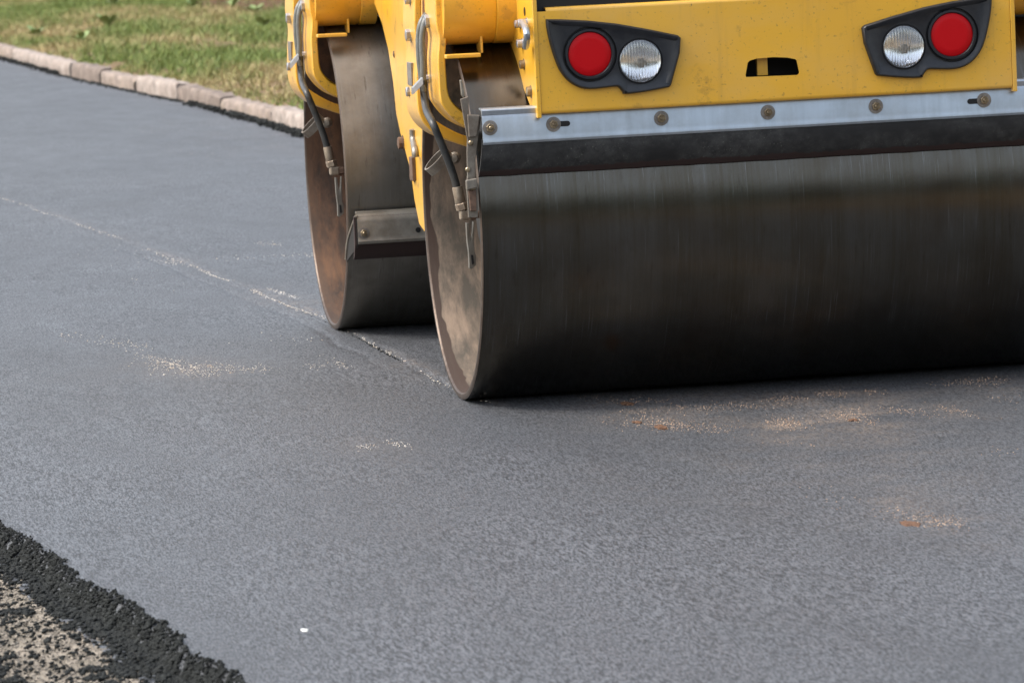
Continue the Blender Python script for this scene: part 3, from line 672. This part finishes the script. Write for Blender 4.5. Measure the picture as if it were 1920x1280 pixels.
    e = G().ring(c - axd * .015, axd, [(0, .050), (.030, .050), (.030, .044), (0, .044), (0, .050)], 32, cap=False).build('lashing_eye', BRACK, root, smooth=50)
    c = Vector(P(853, 296, Y=-.10)); G().ring(c, (-.3, -1, 0), [(0, .020), (.015, .020), (.02, .014), (.03, .013), (.032, 0.004)], 14).build('drain_plug', BRACK, arm, smooth=40)
    # inner hub carrier
    G().box(t.x + .12, t.x + .28, t.y - .20, t.y + .20, .60, .86).build('hub_carrier', DARK, root, bevel=.02)
    return arm
make_arm((0, 0, 0)); 
make_arm((DX2, L2, 0))

# --- tubes over the drums and side plates
def head(off, rear=True):
    t = Vector(off)
    ty, tz, tr = -.22 + t.y, 1.308, .137
    x0, x1 = -.045 + t.x, .19 + t.x
    G().ring((x0, ty, tz), (1, 0, 0), [(0, tr), (.165, tr), (.170, tr - .004), (.174, tr + .002), (x1 - x0, tr + .002)], 72).build('cross_tube', YEL, root, smooth=40)
    G().ring((1.75 + t.x, ty, tz), (1, 0, 0), [(0, tr), (.235, tr)], 72).build('cross_tube', YEL, root, smooth=40)
    Yb = -.37; a_ = at(834, 74, 1, Yb); b_ = at(911, 106, 1, Yb); zl = at(870, 109, 1, Yb).z
    G().box(a_.x + t.x, b_.x + t.x, -.17 + t.y, -.12 + t.y, 1.175, a_.z + .03).build('under_beam', SHADE_YEL, root, bevel=.003)
    G().box(a_.x + t.x, at(901, 106, 1, Yb).x + t.x, Yb - .012 + t.y, Yb + .03 + t.y, zl, zl + .0135).build('spray_bar', YELD, root, bevel=.003)
    G().box(b_.x - .004 + t.x, b_.x + .004 + t.x, -.30 + t.y, -.22 + t.y, zl + .01, a_.z + .01).build('beam_end', YELD, root, bevel=.002)
    G().box(.03 + t.x, .7 + t.x, -.16 + t.y, -.06 + t.y, 1.20, 1.42).build('painted_dark_fill', BLACKI, root)  # added black block; its colour supplies the darkness behind the arch
head((0, 0, 0)); head((DX2, L2, 0))

# rear frame: side plates
XP = .189
pts = [(830, -150), (925, -150)]
left_outline = yz([(912, 100), (913, 84), (922, 80), (935, 82), (945, 90), (953, 106), (962, 120), (974, 146), (988, 184), (998, 210), (1003, 215)], XP)
rear_top = (-.628, 1.62)
poly = [(.55, 1.62), (.55, left_outline[0][1] + .02), (left_outline[0][0] + .04, left_outline[0][1] + .01)] + left_outline + [(-.628, left_outline[-1][1] + .006), rear_top]
sp = G().prism(poly, 0, XP, XP + .014).build('side_plate', YELD, root, bevel=.003)
G().prism(poly, 0, 1.736, 1.750).build('side_plate', YELD, root, bevel=.003)
# bolts, bracket and hole on the left plate
def pb(x, y, r, parent=sp, mat=BOLT, hgt=.016):
    c = at(x, y, 0, XP); G().ring((c.x + .002, c.y, c.z), (-1, 0, 0), [(0, r * 1.3), (.004, r * 1.3), (.004, r), (hgt, r), (hgt + .002, r * .75)], 12).build('bolt', mat, parent, smooth=30)
for a_ in [(957, 106, .018), (983, 121, .014), (996, 172, .016)]: pb(*a_)
pb(976, 45, .013, mat=BOLTG, hgt=.02); pb(988, 43, .013, mat=BOLTG, hgt=.03); pb(980, 82, .014, mat=BOLTG, hgt=.02)
c = at(984, 22, 0, XP); G().ring((c.x - .0005, c.y, c.z), (-1, 0, 0), [(0, .014), (.001, .014)], 20).build('bolt_hole', BLACKI, sp)
hb = [at(979, 42, 0, XP - .02), at(985, 52, 0, XP - .035), at(988, 68, 0, XP - .04), at(986, 88, 0, XP - .02)]
G().tube(hb, .011, 10).build('grab_bracket', ZINC, sp, smooth=60)

# front fork plate between the drums
XF = .10
fl = yz([(690, -150), (697, 0), (704, 14), (716, 45), (728, 95), (737, 155), (743, 215), (751, 252), (762, 292), (770, 322), (777, 375), (786, 420), (795, 434), (799, 430)], XF)
pf = fl + [(fl[-1][0] - .06, fl[-1][1] + .10), (.86, .75), (.62, 1.1), (.5, 1.62)]
fp = G().prism(pf, 0, XF, XF + .016).build('side_plate', YELD, root, bevel=.003)
G().prism(pf, 0, 1.60, 1.616).build('side_plate', YELD, root, bevel=.003)
def fb(x, y, r, mat=RUST, hgt=.016, n=12):
    c = at(x, y, 0, XF); G().ring((c.x + .002, c.y, c.z), (-1, 0, 0), [(0, r * 1.3), (.004, r * 1.3), (.004, r), (hgt, r), (hgt + .002, r * .75)], n).build('bolt', mat, fp, smooth=30)
fb(756, 268, .022, hgt=.02); fb(739, 102, .010, hgt=.004); fb(777, 330, .018)
la = [at(774, 243, 0, XF - .012), at(775, 262, 0, XF - .012), at(778, 282, 0, XF - .018), at(779, 294, 0, XF - .018)]
G().tube(la, .013, 8).build('latch', ZINC_OLD, fp, smooth=50)
lc = at(777, 312, 0, XF); G().box(XF - .014, XF + .001, lc.y - .035, lc.y + .035, lc.z - .05, lc.z + .035).build('hinge_plate', RUST, fp, bevel=.003)
# doubler panel with its little fold line
dp = yz([(762, -150), (762, 0), (764, 60), (759, 118), (747, 124), (744, 126), (752, 200), (757, 240), (790, 300), (800, -150)], XF - .007)
G().prism(dp, 0, XF - .007, XF - .001).build('cover_panel', YELD, fp, bevel=.002)

# --- rear bumper panel with a real opening
YB = -.645
bx0, bx1 = XP + .0145, 1.7355
zb0 = .966; zb1 = 1.288
hole = xz([(1399, 145), (1398, 141), (1402, 118), (1406, 114), (1420, 110), (1450, 107.5), (1477, 108.5), (1492, 111.5), (1494, 114), (1499, 136), (1498, 139), (1495, 141)], YB)
bm = bmesh.new()
outer = [(bx0, zb0), (bx1, zb0), (bx1, zb1 - .012), (bx0, zb1 - .012)]
def loop(pl, y):
    vs = [bm.verts.new((p[0], y, p[1])) for p in pl]; return vs, [bm.edges.new((vs[i], vs[(i + 1) % len(vs)])) for i in range(len(vs))]
vo, eo = loop(outer, YB); vh, eh = loop(hole, YB)
bmesh.ops.triangle_fill(bm, use_beauty=True, edges=eo + eh)
# depth of the hole edge
vh2 = [bm.verts.new((v.co.x, YB + .006, v.co.z)) for v in vh]
for i in range(len(vh)): bm.faces.new((vh[i], vh[(i + 1) % len(vh)], vh2[(i + 1) % len(vh)], vh2[i]))
me = bpy.data.meshes.new('bumper_panel'); bmesh.ops.recalc_face_normals(bm, faces=bm.faces); bm.to_mesh(me); bm.free(); me.materials.append(YEL)
bp = bpy.data.objects.new('bumper_panel', me); sc.collection.objects.link(bp); bp.parent = root; ORG[bp] = Vector((0, 0, 0))
# folded top, bottom and side flanges: a bent sheet, profile in YZ
def fold(c, a0, a1, r, n_=6): return [(c[0] + r * math.cos(a0 + (a1 - a0) * i / n_), c[1] + r * math.sin(a0 + (a1 - a0) * i / n_)) for i in range(n_ + 1)]
top = fold((YB + .012, zb1 - .012), math.pi, math.pi / 2, .012) + [(YB + .09, zb1), (YB + .09, zb1 - .004)] + fold((YB + .012, zb1 - .012), math.pi / 2, math.pi, .008)
G().prism(top, 0, bx0 + .028, bx1 - .028).build('top_fold', YEL, bp, smooth=40)
bot = fold((YB + .012, zb0), math.pi, math.pi * 1.5, .012) + [(YB + .05, zb0 - .012), (YB + .05, zb0 - .008)] + fold((YB + .012, zb0), math.pi * 1.5, math.pi, .008)
G().prism(bot, 0, bx0, bx1).build('bottom_fold', YEL, bp, smooth=40)
# plate edges beside the bumper (thin uprights)
for xa in (XP - .0005, 1.7365):
    G().box(xa, xa + .0145, YB - .004, YB + .03, .943, 1.62).build('edge_upright', YEL, bp, bevel=.0025)
# dark inside and the strut seen through the opening
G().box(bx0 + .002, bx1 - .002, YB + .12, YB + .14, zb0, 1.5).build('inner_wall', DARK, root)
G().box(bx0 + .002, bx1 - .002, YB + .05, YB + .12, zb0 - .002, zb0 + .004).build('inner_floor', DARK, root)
a_ = at(1418, 120, 1, YB + .05); b_ = at(1438, 120, 1, YB + .05)
G().box(a_.x, b_.x, YB + .04, YB + .055, zb0 + .07, 1.20).build('inner_strut', YEL, root, bevel=.002)
# black block added to paint the shade in the gap under the hood
G().box(bx0, bx1, YB + .035, YB + .11, zb1 - .03, 1.318).build('hood_gap_shade', BLACKI, root)

# --- lamp clusters
Zc = lambda x, y: xz([(x, y)], YB - .01)[0]
Lout = [(160, 235), (340, 235), (660, 250), (1000, 285), (1400, 355), (1740, 425), (1776, 455), (1765, 640), (1705, 860), (1658, 1030), (1635, 1052), (1350, 1108), (1110, 1135), (1080, 1110), (1040, 1062), (1000, 1045), (850, 1062), (700, 1075), (560, 1055), (430, 980), (330, 860), (260, 700), (200, 500), (165, 330)]
Lpx = [(1000 + x / 6.4, y / 6.4) for x, y in Lout]
LXZ = smoothpts(xz(Lpx, YB - .02)[10:] + xz(Lpx, YB - .02)[:1], 4)[:-1] + xz(Lpx, YB - .02)[:10]
red_c = xz([(1107, 102)], YB - .02)[0]; wht_c = xz([(1201.5, 115)], YB - .02)[0]
cen = (.5 * (bx0 + bx1)) - .018
def lamp(mirror, lab):
    fx = (lambda x: 2 * cen - x) if mirror else (lambda x: x)
    poly = [(fx(x), z) for x, z in LXZ]
    cx_ = sum(p[0] for p in poly) / len(poly); cz_ = sum(p[1] for p in poly) / len(poly)
    # shell: base outline, raised outline, inner lip and a slightly sunk face with two round openings
    def inset(k_, d): return [(p[0] + (cx_ - p[0]) * 0 + nx_ * k_, p[1] + nz_ * k_) for p, (nx_, nz_) in zip(poly, nrm)]
    n_ = len(poly); area = sum(poly[i][0] * poly[(i + 1) % n_][1] - poly[(i + 1) % n_][0] * poly[i][1] for i in range(n_)); sgn = 1 if area > 0 else -1
    nrm = []
    for i in range(n_):
        a_, b_, c_ = Vector(poly[i - 1]), Vector(poly[i]), Vector(poly[(i + 1) % n_])
        e1 = (b_ - a_).normalized(); e2 = (c_ - b_).normalized(); nn = (Vector((-e1.y, e1.x)) + Vector((-e2.y, e2.x))) * sgn; nn.normalize(); nrm.append((nn.x, nn.y))
    bm = bmesh.new(); rings = []
    for k_, y_ in ((0, YB - .0005), (.001, YB - .016), (.005, YB - .021), (.011, YB - .021), (.020, YB - .012)):
        rings.append([bm.verts.new((p[0], y_, p[1])) for p in inset(k_, 0)])
    for A_, B_ in zip(rings, rings[1:]):
        for i in range(n_): bm.faces.new((A_[i], A_[(i + 1) % n_], B_[(i + 1) % n_], B_[i]))
    es = [bm.edges.get((rings[-1][i], rings[-1][(i + 1) % n_])) for i in range(n_)]
    for (c_, r_) in ((red_c, .0870), (wht_c, .0720)):
        vs = [bm.verts.new((fx(c_[0]) + math.cos(6.2832 * i / 48) * r_, YB - .012, c_[1] + math.sin(6.2832 * i / 48) * r_)) for i in range(48)]
        es += [bm.edges.new((vs[i], vs[(i + 1) % 48])) for i in range(48)]
        w2 = [bm.verts.new((fx(c_[0]) + math.cos(6.2832 * i / 48) * r_ * .97, YB + .004, c_[1] + math.sin(6.2832 * i / 48) * r_ * .97)) for i in range(48)]
        for i in range(48): bm.faces.new((vs[i], vs[(i + 1) % 48], w2[(i + 1) % 48], w2[i]))
    bmesh.ops.triangle_fill(bm, use_beauty=True, edges=es)
    bmesh.ops.recalc_face_normals(bm, faces=bm.faces)
    me = bpy.data.meshes.new('lamp_housing'); bm.to_mesh(me); bm.free(); me.materials.append(BLACKP)
    me.polygons.foreach_set('use_smooth', [True] * len(me.polygons)); me.set_sharp_from_angle(angle=R_(50))
    o = bpy.data.objects.new('lamp_housing', me); sc.collection.objects.link(o); o.parent = root; ORG[o] = Vector((0, 0, 0)); o['label'] = lab
    Y_ = YB - .001
    G().ring((fx(red_c[0]), Y_, red_c[1]), (0, -1, 0), [(-.002, .0805), (.010, .0805), (.014, .0785), (.0145, .0720), (.011, .0690), (0, .068)], 48).build('lamp_ring', BLACKP, o, smooth=40)
    for c_, r_ in ((red_c, .089), (wht_c, .074)): G().ring((fx(c_[0]), YB - .0012, c_[1]), (0, -1, 0), [(0, r_), (.002, r_)], 48).build('lamp_recess', BLACKI, o)
    G().ring((fx(red_c[0]), Y_, red_c[1]), (0, -1, 0), [(0, .0690), (.0085, .0688), (.0100, .0675), (.0105, .045), (.0108, .001)], 48).build('red_lens', RED, o, smooth=50)
    G().ring((fx(wht_c[0]), Y_, wht_c[1]), (0, -1, 0), [(0, .0715), (.007, .0715), (.009, .070), (.009, .0665), (0, .066)], 48).build('lamp_ring', BLACKP, o, smooth=40)
    G().ring((fx(wht_c[0]), Y_, wht_c[1]), (0, -1, 0), [(.0135, .0655), (.0105, .058), (.0075, .048), (.0050, .036), (.0035, .022), (.003, .010), (.003, .001)], 40, cap=False).build('reflector', MIRROR, o, smooth=60)
    G().ring((fx(wht_c[0]) + .004, Y_ - .003, wht_c[1] - .006), (0, -1, 0), [(0, .016), (.004, .015), (.008, .008), (.009, .001)], 20).build('bulb', BULB, o, smooth=60)
    # ribbed clear lens
    n2 = 90; v = []; f = []; r0 = .0665
    for j in range(n2 + 1):
        for i in range(n2 + 1):
            a_, b_ = (i / n2 * 2 - 1), (j / n2 * 2 - 1)
            x_ = a_ * math.sqrt(1 - b_ * b_ / 2) * r0; z_ = b_ * math.sqrt(1 - a_ * a_ / 2) * r0; rr_ = min(1, math.hypot(x_, z_) / r0)
            inner = max(0, 1 - ((x_ - .006) ** 2 + (z_ + .012) ** 2) / .030 ** 2)
            rib = abs(math.sin(x_ * 330)) * .0042
            v.append((fx(wht_c[0]) + x_, Y_ - .0140 - .004 * (1 - rr_ ** 2) ** .6 - rib * (1 - rr_ ** 6) , wht_c[1] + z_))
    for j in range(n2):
        for i in range(n2): k_ = j * (n2 + 1) + i; f.append((k_, k_ + 1, k_ + n2 + 2, k_ + n2 + 1))
    mesh_obj('clear_lens', v, f, LENS, o, smooth=180)
lamp(False, 'black lamp housing at the left end of the bumper'); lamp(True, 'black lamp housing at the right end of the bumper')

# --- rear scraper
YS = -.620; z0, z1 = .868, .980; sx0, sx1 = .017, 1.925
hr = .012
prof = [(YS + .055, z1 + .001)] + fold((YS + .012, z1 - .012), math.pi / 2, math.pi * .86, .013, 5) + [(YS + .0035, z1 - .022), (YS, z1 - .030), (YS, z0 + .024), (YS - .003, z0 + .014), (YS - .004, z0 + .006)] + [(YS, z0 - .001), (YS + .010, z0 - .003), (YS + .014, z0 + .001), (YS + .004, z0 + .010), (YS + .008, z0 + .02), (YS + .008, z1 - .03), (YS + .016, z1 - .006), (YS + .055, z1 - .004)]
bar = G().prism(prof, 0, sx0, sx1).build('scraper_bar', ZINC, root, smooth=30, label='bright galvanised scraper bar of the near drum')
def face_bolt(x, z, y, parent, s=1.0, wm=WASHER):
    o = G().ring((x, y, z), (0, -1, 0), [(0, .0235 * s), (.0022, .0235 * s), (.0024, .0215 * s), (.003, .006)], 32).build('washer', wm, parent, smooth=30)
    g_ = G().ring((x, y - .0022, z), (0, -1, 0), [(0, .0145 * s), (.008 * s, .014 * s), (.009 * s, .0125 * s), (.0092 * s, .0075 * s), (.005 * s, .0068 * s)], 6)
    g_.ring((x, y - .0022, z), (0, -1, 0), [(0, .0062 * s), (.0135 * s, .0062 * s), (.0155 * s, .0045 * s)], 14)
    g_.build('bolt', BOLT, parent, smooth=30)
for bx_ in (.041, .244, .591, .937, 1.29, 1.647): face_bolt(bx_, .920, YS - .0005, bar)
def slot(xa, xb, z, y, parent):
    P_ = [(xb - .008 + .0085 * math.sin(a_ * math.pi / 8), z + .0085 * math.cos(a_ * math.pi / 8)) for a_ in range(9)] + [(xa + .008 - .0085 * math.sin(a_ * math.pi / 8), z - .0085 * math.cos(a_ * math.pi / 8)) for a_ in range(9)]
    G().prism(P_, 1, y - .0012, y + .001).build('slot', BLACKI, parent)
slot(.258, .297, .920, YS, bar); slot(1.592, 1.640, .918, YS, bar)
# rubber blade
rb = [(YS + .010, .885), (YS + .002, .862), (YS + .014, .80), (YS + .033, .772), (YS + .038, .766), (YS + .046, .768), (YS + .044, .780), (YS + .026, .81), (YS + .016, .862), (YS + .024, .885)]
v = []; f = []; nx = 200; k_ = len(rb)
for i in range(nx + 1):
    x_ = .004 + (sx1 - .002) * i / nx
    for j, (y_, z_) in enumerate(rb):
        w_ = mnoise.noise(Vector((x_ * 14, j * .3, 0))) * .002
        v.append((x_ + (.012 * (z_ - .766) / .12 if i == 0 else 0), y_ - abs(w_), z_ + (w_ if 2 < j < 7 else 0)))
for i in range(nx):
    for j in range(k_): f.append((i * k_ + j, i * k_ + (j + 1) % k_, (i + 1) * k_ + (j + 1) % k_, (i + 1) * k_ + j))
f += [tuple(range(k_)), tuple(nx * k_ + j for j in range(k_ - 1, -1, -1))]
mesh_obj('scraper_blade', v, f, RUBBER, root, smooth=40, label='black rubber scraper blade dusted grey')
# bracket at the end of the scraper
br = xz([(863, 186), (878, 181), (879, 216), (902, 219), (896, 262), (891, 300), (891, 336), (896, 345), (896, 408), (878, 408), (874, 345), (876, 330), (875, 285), (876, 262), (869, 222)], -.585)
bk = G().prism(br, 1, -.590, -.580).build('scraper_bracket', BRACK, root, bevel=.002)
e_ = xz([(861, 150), (865, 150), (871, 178), (868, 184), (864, 178)], -.50); G().prism(e_, 1, -.52, -.50).build('bracket_tip', ZINC_OLD, bk, bevel=.002)
e_ = xz([(876, 215), (900, 216), (894, 256), (879, 258)], -.60); G().prism(e_, 1, -.604, -.592).build('bracket_cheek', BRACK, bk, bevel=.003)
for a_, b_, r_ in ((883, 268, .008), (877, 318, .008), (886, 352, .010)):
    c = at(a_, b_, 1, -.592); G().ring(c, (-.2, -1, 0), [(0, r_), (.006, r_), (.009, r_ * .6)], 10).build('bolt', BOLT, bk, smooth=30)
e_ = xz([(873, 338), (893, 334), (894, 352), (874, 356)], -.60); G().prism(e_, 1, -.612, -.592).build('bracket_block', BRACK, bk, bevel=.003)
e_ = xz([(878, 358), (893, 357), (894, 396), (882, 396)], -.60); G().prism(e_, 1, -.603, -.592).build('bracket_foot', RUST, bk, bevel=.003)

# --- rear scraper of the far drum
YS2 = L2 - .66
g_ = G(); a_ = at(669, 404, 1, YS2); b_ = at(795, 404, 1, YS2); zt = a_.z; zbm = at(669, 458, 1, YS2).z
pr = [(YS2 + .05, zt + .012), (YS2 + .012, zt + .004), (YS2, zt - .012), (YS2 - .006, zt - .026), (YS2 - .006, zbm + .028), (YS2 - .014, zbm + .010), (YS2 - .012, zbm), (YS2 - .004, zbm), (YS2 + .002, zbm + .03), (YS2 + .004, zt - .03), (YS2 + .016, zt - .008), (YS2 + .05, zt + .006)]
b2 = G().prism(pr, 0, a_.x, a_.x + 1.82).build('scraper_bar', ZINC_OLD, root, smooth=30, label='dull scraper bar low behind the far drum')
c = at(682, 437, 1, YS2 - .008); face_bolt(c.x, c.z, c.y, b2, .95)
c = at(784, 431, 1, YS2 - .008); G().ring(c, (0, -1, 0), [(0, .010), (.001, .010)], 16).build('bolt_hole', BLACKI, b2)
rb2 = [(YS2 + .004, zt - .005), (YS2 + .002, zbm - .005), (YS2 + .03, zbm - .045), (YS2 + .055, zbm - .062), (YS2 + .065, zbm - .055), (YS2 + .03, zbm - .02), (YS2 + .02, zt - .005)]
G().prism(rb2, 0, a_.x - .012, a_.x + 1.84).build('scraper_blade', RUBBER, root, bevel=.002)
e_ = [at(668, 404, 1, YS2), at(653, 448, 1, YS2 + .1), at(649, 486, 1, YS2 + .14)]
G().tube([(p.x, p.y, p.z) for p in e_], .006, 6).build('scraper_end_strip', BRACK, root)
pl = [(a_.x - .004, YS2, zt), (a_.x - .004, YS2, zbm - .01), (e_[2].x, e_[2].y, e_[2].z - .01), (e_[2].x, e_[2].y, e_[2].z), (e_[1].x, e_[1].y, e_[1].z)]
G().add(pl + [(p[0] + .003, p[1], p[2]) for p in pl], [(0, 1, 2, 3, 4), (9, 8, 7, 6, 5), (0, 5, 6, 1), (1, 6, 7, 2), (2, 7, 8, 3), (3, 8, 9, 4), (4, 9, 5, 0)]).build('scraper_end_plate', DARK, root)

# --- hull above the drums (above the frame of the photo; it shades the road)
def hood(y0, y1, z0_, z1_, name='hood'):
    g_ = G().prism([(y0, z0_), (y1, z0_), (y1, z1_), (y0 + .35, z1_), (y0 + .05, z1_ - .25)], 0, bx0 + .02, bx1 - .02); return g_.build(name, YEL, root, bevel=.03, segs=3)
hood(YB + .022, .55, 1.309, 1.95); 
G().box(.12, 1.78, .56, 1.9, .95, 1.25).build('platform', DARK, root, bevel=.01)
g_ = G().prism([(1.9, 1.335), (3.15, 1.335), (3.15, 1.75), (2.7, 1.95), (1.9, 1.95)], 0, .15, 1.60); g_.build('hood', YEL, root, bevel=.03)
G().box(-.02, 1.96, -.28, .10, 1.44, 1.56).build('cross_beam', YEL, root, bevel=.01)
G().box(DX2 - .02, 1.88, L2 - .28, L2 + .10, 1.44, 1.56).build('cross_beam', YEL, root, bevel=.01)
for px_ in (.25, 1.62):
    for py_ in (.5, 1.95): G().box(px_, px_ + .07, py_, py_ + .07, 1.2, 2.85).build('roof_post', DARK, root, bevel=.01)
G().box(.1, 1.85, .35, 2.2, 2.85, 2.95).build('roof', YEL, root, bevel=.03)
G().box(.6, 1.3, .75, 1.25, 1.25, 1.65).build('seat', BLACKP, root, bevel=.06, segs=3)
G().box(.6, 1.3, .62, .76, 1.55, 2.15).build('seat_back', BLACKP, root, bevel=.05, segs=3)
